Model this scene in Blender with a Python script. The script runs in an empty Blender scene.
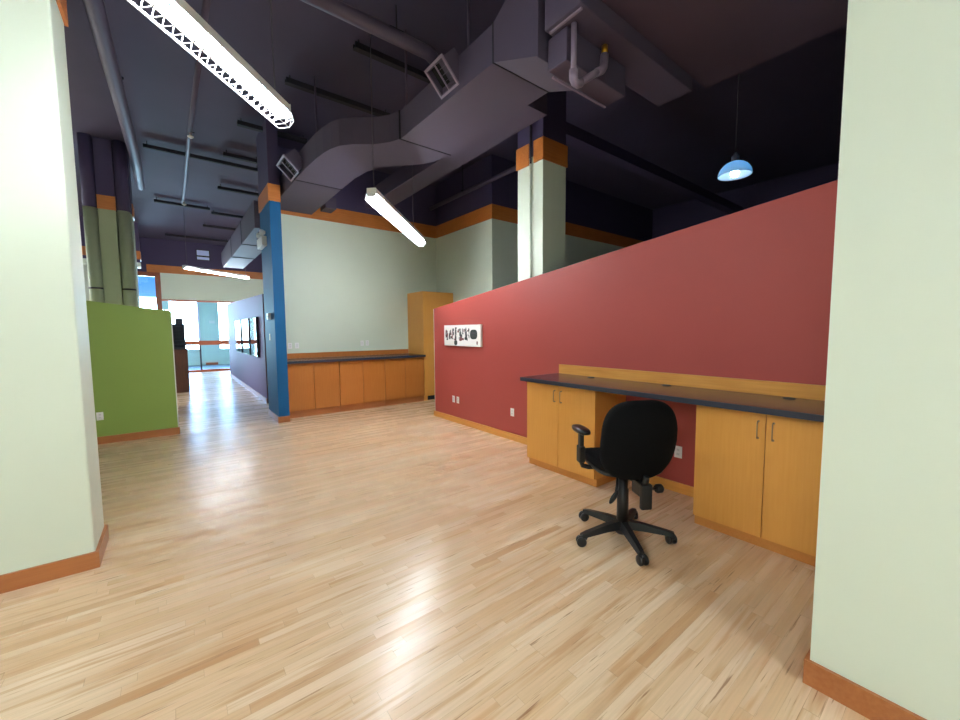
import bpy, bmesh, math, random
from mathutils import Vector, Matrix
random.seed(7)
C = bpy.context.scene.collection
S = bpy.context.scene
PI = math.pi

# ------------------------------------------------------------------ helpers
def lin(c):
    out = []
    for v in c:
        v = v / 255.0
        out.append(v / 12.92 if v <= 0.04045 else ((v + 0.055) / 1.055) ** 2.4)
    return tuple(out) + (1.0,)

class MB:
    """collects shapes into one mesh"""
    def __init__(self):
        self.bm = bmesh.new()
    def _mark(self, faces, mi, smooth=False):
        for f in faces:
            f.material_index = mi
            f.smooth = smooth
    def box(self, x0, x1, y0, y1, z0, z1, mi=0, M=None, bevel=0.0):
        vs = [Vector((x, y, z)) for x in (x0, x1) for y in (y0, y1) for z in (z0, z1)]
        if M is not None:
            vs = [M @ v for v in vs]
        b = [self.bm.verts.new(v) for v in vs]
        idx = ((0, 1, 3, 2), (4, 6, 7, 5), (0, 4, 5, 1), (2, 3, 7, 6), (0, 2, 6, 4), (1, 5, 7, 3))
        fs = [self.bm.faces.new([b[i] for i in q]) for q in idx]
        self._mark(fs, mi)
        if bevel > 0:
            es = list({e for f in fs for e in f.edges})
            r = bmesh.ops.bevel(self.bm, geom=es, offset=bevel, segments=2, affect='EDGES', profile=0.5)
            for f in r['faces']:
                f.material_index = mi
        return self
    def prism(self, poly, axis, a0, a1, mi=0):
        """poly: list of 2D points in the two other axes (cyclic order), swept along axis"""
        def mk(p, a):
            if axis == 'x': return Vector((a, p[0], p[1]))
            if axis == 'y': return Vector((p[0], a, p[1]))
            return Vector((p[0], p[1], a))
        A = [self.bm.verts.new(mk(p, a0)) for p in poly]
        B = [self.bm.verts.new(mk(p, a1)) for p in poly]
        n = len(poly)
        fs = [self.bm.faces.new(A), self.bm.faces.new(B[::-1])]
        for i in range(n):
            fs.append(self.bm.faces.new([A[i], B[i], B[(i + 1) % n], A[(i + 1) % n]]))
        self._mark(fs, mi)
        return self
    def loft(self, loops, mi=0, cap=True, smooth=False):
        L = [[self.bm.verts.new(Vector(p)) for p in lp] for lp in loops]
        n = len(L[0]); fs = []
        for a, b in zip(L[:-1], L[1:]):
            for i in range(n):
                fs.append(self.bm.faces.new([a[i], a[(i + 1) % n], b[(i + 1) % n], b[i]]))
        self._mark(fs, mi, smooth)
        if cap:
            cs = [self.bm.faces.new(L[0][::-1]), self.bm.faces.new(L[-1])]
            self._mark(cs, mi)
        return self
    def tube(self, pts, r, seg=10, mi=0, cap=True, closed=False):
        pts = [Vector(p) for p in pts]
        rr = r if isinstance(r, (list, tuple)) else [r] * len(pts)
        loops = []
        prev = None
        n = len(pts)
        for i, p in enumerate(pts):
            if i == 0: d = pts[1] - pts[0]
            elif i == n - 1: d = pts[-1] - pts[-2]
            else: d = (pts[i + 1] - p).normalized() + (p - pts[i - 1]).normalized()
            d.normalize()
            if prev is None:
                up = Vector((0, 0, 1)) if abs(d.z) < 0.9 else Vector((1, 0, 0))
                u = d.cross(up).normalized()
            else:
                u = prev - d * prev.dot(d)
                u.normalize()
            prev = u
            v = d.cross(u)
            loops.append([p + (u * math.cos(2 * PI * k / seg) + v * math.sin(2 * PI * k / seg)) * rr[i] for k in range(seg)])
        return self.loft(loops, mi, cap, True)
    def lathe(self, prof, c=(0, 0, 0), seg=24, mi=0, M=None):
        loops = []
        for r, z in prof:
            lp = []
            for k in range(seg):
                a = 2 * PI * k / seg
                p = Vector((r * math.cos(a), r * math.sin(a), z))
                if M is not None: p = M @ p
                lp.append(p + Vector(c))
            loops.append(lp)
        return self.loft(loops, mi, True, True)
    def disc(self, c, r, h, seg=20, mi=0):
        return self.lathe([(r, 0), (r, h)], c, seg, mi)
    def ellipsoid(self, a, b, c, e1=1.0, e2=1.0, nu=16, nv=32, fn=None, mi=0):
        """super-ellipsoid cushion"""
        sp = lambda v, e: math.copysign(abs(v) ** e, v)
        rows = []
        for i in range(nu + 1):
            u = -PI / 2 + PI * i / nu
            row = []
            for k in range(nv):
                w = 2 * PI * k / nv
                p = Vector((a * sp(math.cos(u), e1) * sp(math.cos(w), e2),
                            b * sp(math.cos(u), e1) * sp(math.sin(w), e2),
                            c * sp(math.sin(u), e1)))
                if i in (0, nu):
                    p.x = a * .02 * math.cos(w); p.y = b * .02 * math.sin(w)
                if fn: p = fn(p)
                row.append(p)
            rows.append(row)
        return self.loft(rows, mi, True, True)
    def build(self, name, mats, parent=None, loc=(0, 0, 0), rotz=0.0, shift=False):
        """shift=True: shapes were given in world coordinates, origin is moved to loc"""
        bmesh.ops.recalc_face_normals(self.bm, faces=self.bm.faces)
        me = bpy.data.meshes.new(name)
        if shift:
            for v in self.bm.verts: v.co -= Vector(loc)
        self.bm.to_mesh(me); self.bm.free()
        if not isinstance(mats, (list, tuple)): mats = [mats]
        for m in mats: me.materials.append(m)
        o = bpy.data.objects.new(name, me)
        C.objects.link(o)
        o.location = loc
        o.rotation_euler = (0, 0, rotz)
        if parent: o.parent = parent
        return o

def tag(o, label, cat, group=None):
    o['label'] = label; o['category'] = cat
    if group: o['group'] = group
    return o
def thing(name, label, cat, loc=(0, 0, 0), rotz=0.0, group=None):
    o = bpy.data.objects.new(name, None)
    o.empty_display_size = 0.1
    C.objects.link(o)
    o.location = loc; o.rotation_euler = (0, 0, rotz)
    return tag(o, label, cat, group)
def struct(mb, name, mats, label=None, cat=None):
    o = mb.build(name, mats)
    o['kind'] = 'structure'
    o['label'] = label; o['category'] = cat
    return o
def dup(src, loc, rotz, label, group=None):
    r = src.copy(); C.objects.link(r)
    r.location = loc; r.rotation_euler = (0, 0, rotz)
    r['label'] = label
    if group: r['group'] = group
    for ch in list(src.children):
        c = ch.copy(); C.objects.link(c); c.parent = r
        for g in list(ch.children):
            d = g.copy(); C.objects.link(d); d.parent = c
    return r

# ------------------------------------------------------------------ materials
def new_mat(name):
    m = bpy.data.materials.new(name); m.use_nodes = True
    nt = m.node_tree
    return m, nt, nt.nodes['Principled BSDF']
def simple(name, col, rough=0.5, metal=0.0, spec=0.5):
    m, nt, b = new_mat(name)
    b.inputs['Base Color'].default_value = lin(col)
    b.inputs['Roughness'].default_value = rough
    b.inputs['Metallic'].default_value = metal
    b.inputs['Specular IOR Level'].default_value = spec
    return m
def paint(name, col, rough=0.55, var=0.05, bump=0.06, scale=180.0, spec=0.4):
    m, nt, b = new_mat(name)
    N, L = nt.nodes, nt.links
    tc = N.new('ShaderNodeTexCoord')
    n1 = N.new('ShaderNodeTexNoise'); n1.inputs['Scale'].default_value = 1.3; n1.inputs['Detail'].default_value = 3
    n2 = N.new('ShaderNodeTexNoise'); n2.inputs['Scale'].default_value = scale; n2.inputs['Detail'].default_value = 2
    L.new(tc.outputs['Object'], n1.inputs['Vector']); L.new(tc.outputs['Object'], n2.inputs['Vector'])
    mx = N.new('ShaderNodeMix'); mx.data_type = 'RGBA'; mx.blend_type = 'MULTIPLY'
    mx.inputs[0].default_value = 1.0
    mr = N.new('ShaderNodeMapRange'); mr.inputs['To Min'].default_value = 1 - var; mr.inputs['To Max'].default_value = 1 + var
    L.new(n1.outputs['Fac'], mr.inputs['Value'])
    mx.inputs[6].default_value = lin(col); L.new(mr.outputs[0], mx.inputs[7])
    L.new(mx.outputs[2], b.inputs['Base Color'])
    bp = N.new('ShaderNodeBump'); bp.inputs['Strength'].default_value = bump; bp.inputs['Distance'].default_value = 0.004
    L.new(n2.outputs['Fac'], bp.inputs['Height']); L.new(bp.outputs[0], b.inputs['Normal'])
    b.inputs['Roughness'].default_value = rough
    b.inputs['Specular IOR Level'].default_value = spec
    return m
def wood(name, col, dark, axis='z', rough=0.32):
    m, nt, b = new_mat(name)
    N, L = nt.nodes, nt.links
    tc = N.new('ShaderNodeTexCoord'); mp = N.new('ShaderNodeMapping')
    sc = {'z': (30, 30, 1.5), 'x': (1.5, 30, 30), 'y': (30, 1.5, 30)}[axis]
    mp.inputs['Scale'].default_value = sc
    L.new(tc.outputs['Object'], mp.inputs['Vector'])
    n = N.new('ShaderNodeTexNoise'); n.inputs['Scale'].default_value = 2.0; n.inputs['Detail'].default_value = 5
    L.new(mp.outputs[0], n.inputs['Vector'])
    n2 = N.new('ShaderNodeTexNoise'); n2.inputs['Scale'].default_value = 2.6; n2.inputs['Detail'].default_value = 2
    L.new(tc.outputs['Object'], n2.inputs['Vector'])
    ad = N.new('ShaderNodeMath'); ad.operation = 'MULTIPLY_ADD'
    L.new(n.outputs['Fac'], ad.inputs[0]); ad.inputs[1].default_value = 0.6
    mu = N.new('ShaderNodeMath'); mu.operation = 'MULTIPLY'; mu.inputs[1].default_value = 0.4
    L.new(n2.outputs['Fac'], mu.inputs[0]); L.new(mu.outputs[0], ad.inputs[2])
    cr = N.new('ShaderNodeValToRGB')
    cr.color_ramp.elements[0].position = 0.3; cr.color_ramp.elements[0].color = lin(dark)
    cr.color_ramp.elements[1].position = 0.62; cr.color_ramp.elements[1].color = lin(col)
    L.new(ad.outputs[0], cr.inputs[0]); L.new(cr.outputs[0], b.inputs['Base Color'])
    b.inputs['Roughness'].default_value = rough
    return m
def speckle(name, col, col2, rough):
    m, nt, b = new_mat(name)
    N, L = nt.nodes, nt.links
    tc = N.new('ShaderNodeTexCoord')
    n = N.new('ShaderNodeTexNoise'); n.inputs['Scale'].default_value = 160; n.inputs['Detail'].default_value = 3
    L.new(tc.outputs['Object'], n.inputs['Vector'])
    cr = N.new('ShaderNodeValToRGB')
    cr.color_ramp.elements[0].position = 0.42; cr.color_ramp.elements[0].color = lin(col)
    cr.color_ramp.elements[1].position = 0.68; cr.color_ramp.elements[1].color = lin(col2)
    L.new(n.outputs['Fac'], cr.inputs[0]); L.new(cr.outputs[0], b.inputs['Base Color'])
    b.inputs['Roughness'].default_value = rough
    return m
def emit(name, col, strength):
    m = bpy.data.materials.new(name); m.use_nodes = True
    nt = m.node_tree; nt.nodes.clear()
    e = nt.nodes.new('ShaderNodeEmission'); e.inputs[0].default_value = lin(col); e.inputs[1].default_value = strength
    o = nt.nodes.new('ShaderNodeOutputMaterial'); nt.links.new(e.outputs[0], o.inputs[0])
    return m
def glass(name, tint=(245, 252, 255)):
    m = bpy.data.materials.new(name); m.use_nodes = True
    nt = m.node_tree; nt.nodes.clear()
    t = nt.nodes.new('ShaderNodeBsdfTransparent'); t.inputs[0].default_value = lin(tint)
    g = nt.nodes.new('ShaderNodeBsdfGlossy'); g.inputs['Roughness'].default_value = 0.01
    f = nt.nodes.new('ShaderNodeFresnel'); f.inputs[0].default_value = 1.45
    mx = nt.nodes.new('ShaderNodeMixShader')
    o = nt.nodes.new('ShaderNodeOutputMaterial')
    nt.links.new(f.outputs[0], mx.inputs[0]); nt.links.new(t.outputs[0], mx.inputs[1])
    nt.links.new(g.outputs[0], mx.inputs[2]); nt.links.new(mx.outputs[0], o.inputs[0])
    return m

def floor_material():
    m, nt, b = new_mat('maple_strip_floor')
    N, L = nt.nodes, nt.links
    def math_(op, a, c=None, d=None):
        n = N.new('ShaderNodeMath'); n.operation = op
        for i, v in enumerate((a, c, d)):
            if v is None: continue
            if isinstance(v, (int, float)): n.inputs[i].default_value = v
            else: L.new(v, n.inputs[i])
        return n.outputs[0]
    def comb(x, y, z):
        n = N.new('ShaderNodeCombineXYZ')
        for i, v in enumerate((x, y, z)):
            if isinstance(v, (int, float)): n.inputs[i].default_value = v
            else: L.new(v, n.inputs[i])
        return n.outputs[0]
    def ramp(v, els):
        n = N.new('ShaderNodeValToRGB'); r = n.color_ramp
        while len(r.elements) < len(els): r.elements.new(0.5)
        for e, (p, c) in zip(r.elements, els):
            e.position = p; e.color = c
        L.new(v, n.inputs[0]); return n.outputs[0]
    def mix(kind, f, a, c):
        n = N.new('ShaderNodeMix'); n.data_type = 'RGBA'; n.blend_type = kind
        if isinstance(f, (int, float)): n.inputs[0].default_value = f
        else: L.new(f, n.inputs[0])
        for i, v in ((6, a), (7, c)):
            if isinstance(v, tuple): n.inputs[i].default_value = v
            else: L.new(v, n.inputs[i])
        return n.outputs[2]
    tc = N.new('ShaderNodeTexCoord'); sx = N.new('ShaderNodeSeparateXYZ')
    L.new(tc.outputs['Object'], sx.inputs[0])
    x, y = sx.outputs[0], sx.outputs[1]
    W = 0.0585
    ry = math_('DIVIDE', y, W)
    row = math_('FLOOR', ry)
    wn = N.new('ShaderNodeTexWhiteNoise'); wn.noise_dimensions = '1D'; L.new(row, wn.inputs['W'])
    rr = wn.outputs['Value']
    plen = math_('MULTIPLY_ADD', rr, 0.6, 0.6)
    ux = math_('MULTIPLY_ADD', rr, 37.0, math_('DIVIDE', x, plen))
    idx = math_('FLOOR', ux)
    wn2 = N.new('ShaderNodeTexWhiteNoise'); wn2.noise_dimensions = '2D'
    L.new(comb(row, idx, 0.0), wn2.inputs['Vector'])
    pid = wn2.outputs['Value']
    base = ramp(pid, [(0.0, lin((230, 202, 168))), (0.35, lin((223, 191, 154))), (0.65, lin((216, 181, 141))),
                      (0.92, lin((210, 173, 132))), (0.98, lin((202, 161, 118))), (1.0, lin((188, 144, 100)))])
    seed = math_('MULTIPLY', pid, 91.0)
    # fine grain
    g = N.new('ShaderNodeTexNoise'); g.inputs['Scale'].default_value = 1.0; g.inputs['Detail'].default_value = 4
    L.new(comb(math_('MULTIPLY', x, 3.0), math_('MULTIPLY', y, 90.0), seed), g.inputs['Vector'])
    gm = N.new('ShaderNodeMapRange'); gm.inputs['From Min'].default_value = 0.3; gm.inputs['From Max'].default_value = 0.7
    gm.inputs['To Min'].default_value = 0.93; gm.inputs['To Max'].default_value = 1.04
    L.new(g.outputs['Fac'], gm.inputs['Value'])
    col = mix('MULTIPLY', 1.0, base, gm.outputs[0])
    # heartwood streaks inside single planks
    s = N.new('ShaderNodeTexNoise'); s.inputs['Scale'].default_value = 1.0; s.inputs['Detail'].default_value = 3
    L.new(comb(math_('MULTIPLY', x, 1.6), math_('MULTIPLY', y, 26.0), seed), s.inputs['Vector'])
    sf = ramp(s.outputs['Fac'], [(0.54, (0, 0, 0, 1)), (0.68, (1, 1, 1, 1))])
    col = mix('MIX', math_('MULTIPLY', sf, 0.55), col, lin((190, 140, 92)))
    # dark mineral lines
    d = N.new('ShaderNodeTexNoise'); d.inputs['Scale'].default_value = 1.0; d.inputs['Detail'].default_value = 4
    L.new(comb(math_('MULTIPLY', x, 3.2), math_('MULTIPLY', y, 70.0), math_('ADD', seed, 13.0)), d.inputs['Vector'])
    df = ramp(d.outputs['Fac'], [(0.645, (0, 0, 0, 1)), (0.73, (1, 1, 1, 1))])
    col = mix('MIX', math_('MULTIPLY', df, 0.7), col, lin((124, 74, 40)))
    # joints
    fy = math_('FRACT', ry)
    ey = math_('MINIMUM', fy, math_('SUBTRACT', 1.0, fy))
    jy = math_('LESS_THAN', ey, 0.014)
    fx = math_('FRACT', ux)
    ex = math_('MINIMUM', fx, math_('SUBTRACT', 1.0, fx))
    jx = math_('LESS_THAN', ex, 0.0016)
    j = math_('MAXIMUM', jy, jx)
    col = mix('MIX', math_('MULTIPLY', j, 0.25), col, lin((120, 82, 52)))
    L.new(col, b.inputs['Base Color'])
    rg = N.new('ShaderNodeMapRange'); rg.inputs['To Min'].default_value = 0.24; rg.inputs['To Max'].default_value = 0.3
    L.new(pid, rg.inputs['Value']); L.new(rg.outputs[0], b.inputs['Roughness'])
    bp = N.new('ShaderNodeBump'); bp.inputs['Strength'].default_value = 0.25; bp.inputs['Distance'].default_value = 0.002
    L.new(math_('MULTIPLY', math_('SUBTRACT', 1.0, j), 1.0), bp.inputs['Height'])
    L.new(bp.outputs[0], b.inputs['Normal'])
    b.inputs['Specular IOR Level'].default_value = 0.5
    return m

M = {}
M['floor'] = floor_material()
M['green'] = paint('pale_green_paint', (213, 222, 203), 0.5)
M['greengrey'] = paint('sage_green_paint', (158, 166, 136), 0.7)
M['red'] = paint('red_paint', (164, 69, 62), 0.5)
M['olive'] = paint('olive_green_paint', (134, 158, 74), 0.5)
M['blue'] = paint('blue_paint', (22, 88, 136), 0.55, spec=0.18)
M['plum'] = paint('plum_paint', (116, 92, 138), 0.6, spec=0.3)
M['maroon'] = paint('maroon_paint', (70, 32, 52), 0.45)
M['ceil'] = paint('dark_purple_ceiling_paint', (70, 63, 88), 0.75, var=0.12)
M['ceil_wall'] = paint('dark_purple_wall_paint', (66, 57, 88), 0.7, var=0.1)
M['duct'] = paint('purple_duct_paint', (76, 67, 86), 0.6, var=0.06, bump=0.02)
M['deck'] = paint('plum_bulkhead_paint', (74, 60, 76), 0.75, var=0.1)
M['pipe'] = paint('purple_pipe_paint', (74, 63, 84), 0.55, bump=0.02)
M['strut'] = paint('dark_strut_paint', (34, 30, 40), 0.7, bump=0.02)
M['band'] = wood('orange_trim_wood', (198, 122, 56), (176, 98, 40), 'x', 0.4)
M['base'] = wood('orange_baseboard_wood', (172, 108, 62), (158, 92, 48), 'x', 0.28)
M['cab'] = wood('honey_maple_veneer', (224, 160, 78), (217, 151, 68), 'z', 0.32)
M['cabx'] = wood('honey_maple_edge', (218, 156, 76), (200, 134, 58), 'y', 0.35)
M['counter'] = speckle('dark_speckled_laminate', (58, 46, 54), (84, 68, 74), 0.22)
M['counter_edge'] = simple('blue_black_edge', (34, 42, 58), 0.4)
M['white'] = simple('white_plastic', (238, 238, 234), 0.35)
M['white_metal'] = simple('white_enamel', (225, 225, 222), 0.4)
M['bead'] = simple('white_corner_bead', (225, 226, 220), 0.5)
M['wire'] = simple('white_wire', (235, 236, 240), 0.4)
M['cable'] = simple('grey_cable', (84, 78, 92), 0.5)
M['nickel'] = simple('satin_nickel', (150, 130, 110), 0.3, 1.0)
M['black'] = simple('black_plastic', (16, 16, 18), 0.45)
M['blackgloss'] = simple('black_rubber_gloss', (14, 14, 17), 0.3)
M['fabric'] = paint('black_fabric', (10, 10, 11), 0.95, var=0.25, bump=0.5, scale=420, spec=0.15)
M['slot'] = simple('socket_slot_grey', (120, 120, 118), 0.5)
M['dark'] = simple('dark_void', (10, 9, 12), 0.8)
M['frame'] = wood('window_frame_wood', (150, 78, 44), (120, 58, 32), 'z', 0.35)
M['rail'] = wood('rail_wood', (196, 104, 66), (168, 80, 48), 'x', 0.35)
M['glass'] = glass('clear_glass')
M['teal'] = paint('pale_teal_paint', (208, 230, 222), 0.55)
M['walnut'] = wood('brown_wood', (96, 52, 34), (66, 34, 24), 'z', 0.4)
M['rack'] = simple('dark_grey_metal', (58, 60, 72), 0.5)
M['tube'] = emit('lit_fluorescent_tube', (238, 247, 255), 55.0)
M['tube_mid'] = emit('lit_fluorescent_tube_bright', (238, 247, 255), 112.0)
M['tube_fill'] = emit('lit_fluorescent_tube_fill', (238, 247, 255), 165.0)  # strong tubes for the added, unseen fill fixtures
M['tube_far'] = emit('lit_fluorescent_tube_far', (238, 247, 255), 60.0)
M['bulb'] = emit('lit_bulb', (225, 242, 255), 11.0)
M['canvas'] = simple('white_canvas', (236, 232, 226), 0.6)
M['ink'] = simple('dark_print', (58, 56, 58), 0.6)
M['inkgreen'] = simple('green_black_print', (38, 52, 46), 0.6)
M['inkgrey'] = simple('grey_print', (138, 136, 134), 0.6)
M['inkred'] = simple('rust_print', (120, 62, 60), 0.6)
M['picture'] = simple('dark_glossy_picture', (40, 40, 60), 0.04, 0.0, 1.0)
M['toe'] = wood('orange_toe_kick', (206, 140, 70), (196, 126, 58), 'y', 0.35)
M['cab2'] = wood('orange_rear_veneer', (184, 114, 52), (174, 102, 42), 'z', 0.32)
M['brass'] = simple('brass', (220, 170, 60), 0.3, 1.0)
M['pvc'] = simple('purple_pvc', (128, 112, 132), 0.4)
M['louver'] = simple('pale_blue_louver', (205, 220, 255), 0.4)
M['carpet'] = paint('grey_blue_carpet', (150, 170, 190), 0.9)

# ------------------------------------------------------------------ setting
CEIL = 5.35
BB, BT = 4.03, 4.33          # orange band
f = MB(); f.box(-7, 12, -4, 20.35, -0.1, 0); struct(f, 'floor', M['floor'], 'pale maple strip floor', 'floor')
f = MB(); f.box(-7, 12, 20.35, 24.6, -0.1, 0); struct(f, 'floor', M['carpet'], 'pale floor of the sunlit room behind the glass', 'floor')
f = MB(); f.box(-7.1, 12.1, -4.1, 24.7, CEIL, CEIL + 0.15); struct(f, 'ceiling', M['ceil'], 'dark purple exposed ceiling', 'ceiling')
f = MB(); f.box(-7.1, -7, -4, 24.6, 0, CEIL); struct(f, 'wall_left', M['green'], 'pale green wall left', 'wall')
f = MB(); f.box(-7, 12, -4.1, -4, 0, CEIL); struct(f, 'wall_rear', M['green'], 'pale green wall behind', 'wall')
f = MB(); f.box(12, 12.1, -4, 24.6, 0, CEIL); struct(f, 'wall_right', M['ceil_wall'], 'dark wall far right', 'wall')

# back wall over the rear counter and the wall block on its right (green below the band, purple above)
f = MB()
f.box(1.64, 5.495, 8.883, 9.03, 0, BB + .1, 0); f.box(1.64, 5.495, 8.883, 9.03, BB + .1, CEIL, 1)
struct(f, 'wall_back', [M['green'], M['ceil_wall']], 'pale green back wall above the rear counter', 'wall')
f = MB()
f.box(5.495, 12, 6.619, 9.03, 0, BB + .1, 0); f.box(5.495, 12, 6.619, 9.03, BB + .1, CEIL, 1)
struct(f, 'wall_back_right', [M['green'], M['ceil_wall']], 'pale green wall block right of the rear counter', 'wall')
f = MB()
f.box(1.64, 5.477, 8.865, 8.883, BB, BT); struct(f, 'trim_1', M['band'], 'orange wood band on the back wall', 'trim')
f = MB()
f.prism([(5.477, 6.601), (12, 6.601), (12, 6.619), (5.495, 6.619), (5.495, 8.865), (5.477, 8.865)], 'z', BB, BT)
struct(f, 'trim_2', M['band'], 'orange wood band round the wall corner', 'trim')

# red wall with its sloping top
RX = 3.977
f = MB()
f.prism([(0.444, 0), (6.55, 0), (6.55, 2.075), (0.444, 2.79)], 'x', RX, RX + 0.14)
struct(f, 'wall_middle', M['red'], 'red dividing wall with sloping top', 'wall')
f = MB(); f.box(RX - 0.018, RX, 2.44, 6.565, 0, 0.1); f.box(RX - 0.018, RX, 1.47, 2.43, 0, 0.1); f.box(RX - .018, RX + 0.15, 6.55, 6.568, 0, 0.1)
struct(f, 'baseboard_middle', M['cabx'], 'honey wood baseboard of the red wall', 'baseboard')
f = MB(); f.box(RX - 0.003, RX + 0.012, 6.545, 6.556, 0.1, 2.07); struct(f, 'trim_3', M['bead'], 'white corner bead on the end of the red wall', 'trim')

# right foreground wall block
f = MB(); f.box(2.26, 4.117, -4, 0.427, 0, CEIL); struct(f, 'wall_front_right', M['green'], 'pale green foreground wall at the right', 'wall')
f = MB(); f.prism([(2.242, -4), (2.242, 0.445), (4.0, 0.445), (4.0, 0.427), (2.26, 0.427), (2.26, -4)], 'z', 0, 0.116)
struct(f, 'baseboard_right', M['base'], 'orange baseboard of the foreground wall', 'baseboard')

# left foreground pillar
f = MB(); f.box(-1.9, -0.507, 3.79, 4.262, 0, CEIL, 0, None, 0.012); struct(f, 'pillar_left', M['green'], 'pale green foreground pillar at the left', 'pillar')
f = MB(); f.box(-1.92, -0.487, 3.772, 4.28, 0, 0.116); struct(f, 'baseboard_left', M['base'], 'orange baseboard of the left pillar', 'baseboard')
f = MB(); f.box(-1.92, -0.487, 3.772, 4.28, 3.9, 4.2); struct(f, 'trim_4', M['band'], 'orange band on the left pillar', 'trim')

# olive low wall
f = MB(); f.prism([(-3.6, 0), (0.005, 0), (0.005, 1.998), (-3.6, 2.48)], 'y', 8.058, 8.18)
struct(f, 'wall_low_left', M['olive'], 'olive green low wall with sloping top', 'wall')
f = MB(); f.box(-3.6, 0.018, 8.04, 8.058, 0, 0.112); f.box(0.005, 0.02, 8.058, 8.18, 0, 0.112)
struct(f, 'baseboard_low_left', M['base'], 'orange baseboard of the olive wall', 'baseboard')
f = MB(); f.box(-0.004, 0.009, 8.053, 8.062, 0.112, 1.99); struct(f, 'trim_5', M['bead'], 'white corner bead on the olive wall', 'trim')

# blue pillar
f = MB(); f.box(1.457, 1.636, 7.85, 8.80, 0, 3.97, 0); f.box(1.457, 1.636, 7.85, 8.80, 3.97, CEIL, 1)
struct(f, 'pillar_blue', [M['blue'], M['ceil_wall']], 'blue pillar at the end of the rear counter', 'pillar')
f = MB(); f.box(1.442, 1.638, 7.835, 8.815, 0, 0.11); struct(f, 'baseboard_blue', M['base'], 'orange baseboard of the blue pillar', 'baseboard')
f = MB(); f.box(1.442, 1.638, 7.835, 8.815, 3.95, 4.24); struct(f, 'trim_6', M['band'], 'orange band on the blue pillar', 'trim')

# plum corridor wall
f = MB(); f.prism([(10.18, 0), (17.5, 0), (17.5, 2.70), (10.18, 2.52)], 'x', 1.66, 1.80)
o = struct(f, 'wall_corridor', [M['plum'], M['maroon']], 'plum corridor wall with sloping top', 'wall')
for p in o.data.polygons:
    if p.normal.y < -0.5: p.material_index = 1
f = MB(); f.box(1.643, 1.66, 10.18, 17.5, 0, 0.115); struct(f, 'baseboard_corridor', M['base'], 'baseboard of the plum corridor wall', 'baseboard')

# green pillar behind the red wall
f = MB()
f.box(4.205, 4.69, 3.945, 4.455, 0, BB + .1, 0); f.box(4.205, 4.69, 3.945, 4.455, BB + .1, CEIL, 1)
struct(f, 'pillar_middle', [M['green'], M['ceil_wall']], 'pale green pillar rising behind the red wall', 'pillar')
f = MB()
f.box(4.187, 4.708, 3.927, 3.945, BB, BT); f.box(4.69, 4.708, 3.945, 4.473, BB, BT)
f.box(4.187, 4.205, 3.945, 4.115, BB, BT); f.box(4.187, 4.205, 4.215, 4.473, BB, BT)
struct(f, 'trim_7', M['band'], 'orange band on the pillar behind the red wall', 'trim')

# grey-green pillar behind the olive wall
f = MB(); f.box(-1.22, -0.52, 10.68, 11.3, 0, BB, 0); f.box(-1.22, -0.52, 10.68, 11.3, BB, CEIL, 1)
f.box(-1.0, -0.745, 10.56, 10.68, 0, BB, 0); f.box(-1.0, -0.745, 10.56, 10.68, BB, CEIL, 1)
struct(f, 'pillar_back_left', [M['greengrey'], M['ceil_wall']], 'sage green pillar behind the olive wall', 'pillar')
f = MB(); f.box(-1.006, -0.739, 10.548, 10.56, BB, BT - .04); f.box(-0.52, -0.505, 10.9, 11.3, BB, BT - .04)
struct(f, 'trim_8', M['band'], 'orange band on the sage pillar', 'trim')
for px, lab in ((-1.11, 'sage painted riser pipe at the left of the boxed pillar strip'), (-0.63, 'sage painted riser pipe at the right of the boxed pillar strip')):
    t = thing('riser_pipe', lab, 'pipe', (px, 10.575, 0), 0, 'riser pipes on the sage pillar')
    MB().lathe([(0.1, 0), (0.1, BB)], seg=28).build('pipe_body', M['greengrey'], t)
    MB().lathe([(0.1, BB), (0.1, CEIL)], seg=28).build('pipe_top', M['ceil_wall'], t)
    MB().lathe([(0.104, 2.5), (0.104, 2.53)], seg=28).build('pipe_clamp', M['strut'], t)

# far end: header wall over the glazed partition, bulkhead on its left
GY = 20.3
f = MB()
f.box(-0.26, 12, GY, GY + .12, 2.99, BB, 0); f.box(-1.6, 12, GY, GY + .12, BB, CEIL, 1); f.box(3.3, 12, GY, GY + .12, 0, 2.99, 0)
f.box(-7, -1.6, GY, GY + .12, 0, CEIL, 0)
struct(f, 'wall_far', [M['green'], M['ceil_wall']], 'green header wall over the glazed partition', 'wall')
f = MB(); f.box(-0.66, 12, GY - .018, GY, BB, BT); struct(f, 'trim_9', M['band'], 'orange band on the far header wall', 'trim')
f = MB(); f.box(-3.2, -0.73, 17.75, 18.1, 3.87, BB, 0); f.box(-3.2, -0.73, 17.75, 18.1, BB, CEIL, 1)
struct(f, 'wall_far_left', [M['green'], M['ceil_wall']], 'bulkhead left of the far header wall', 'wall')
f = MB(); f.box(-3.2, -0.712, 17.732, 17.75, BB + .1, BT + .08); f.box(-0.73, -0.712, 17.75, 18.1, BB + .1, BT + .08)
struct(f, 'trim_10', M['band'], 'orange band on the bulkhead', 'trim')

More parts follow.
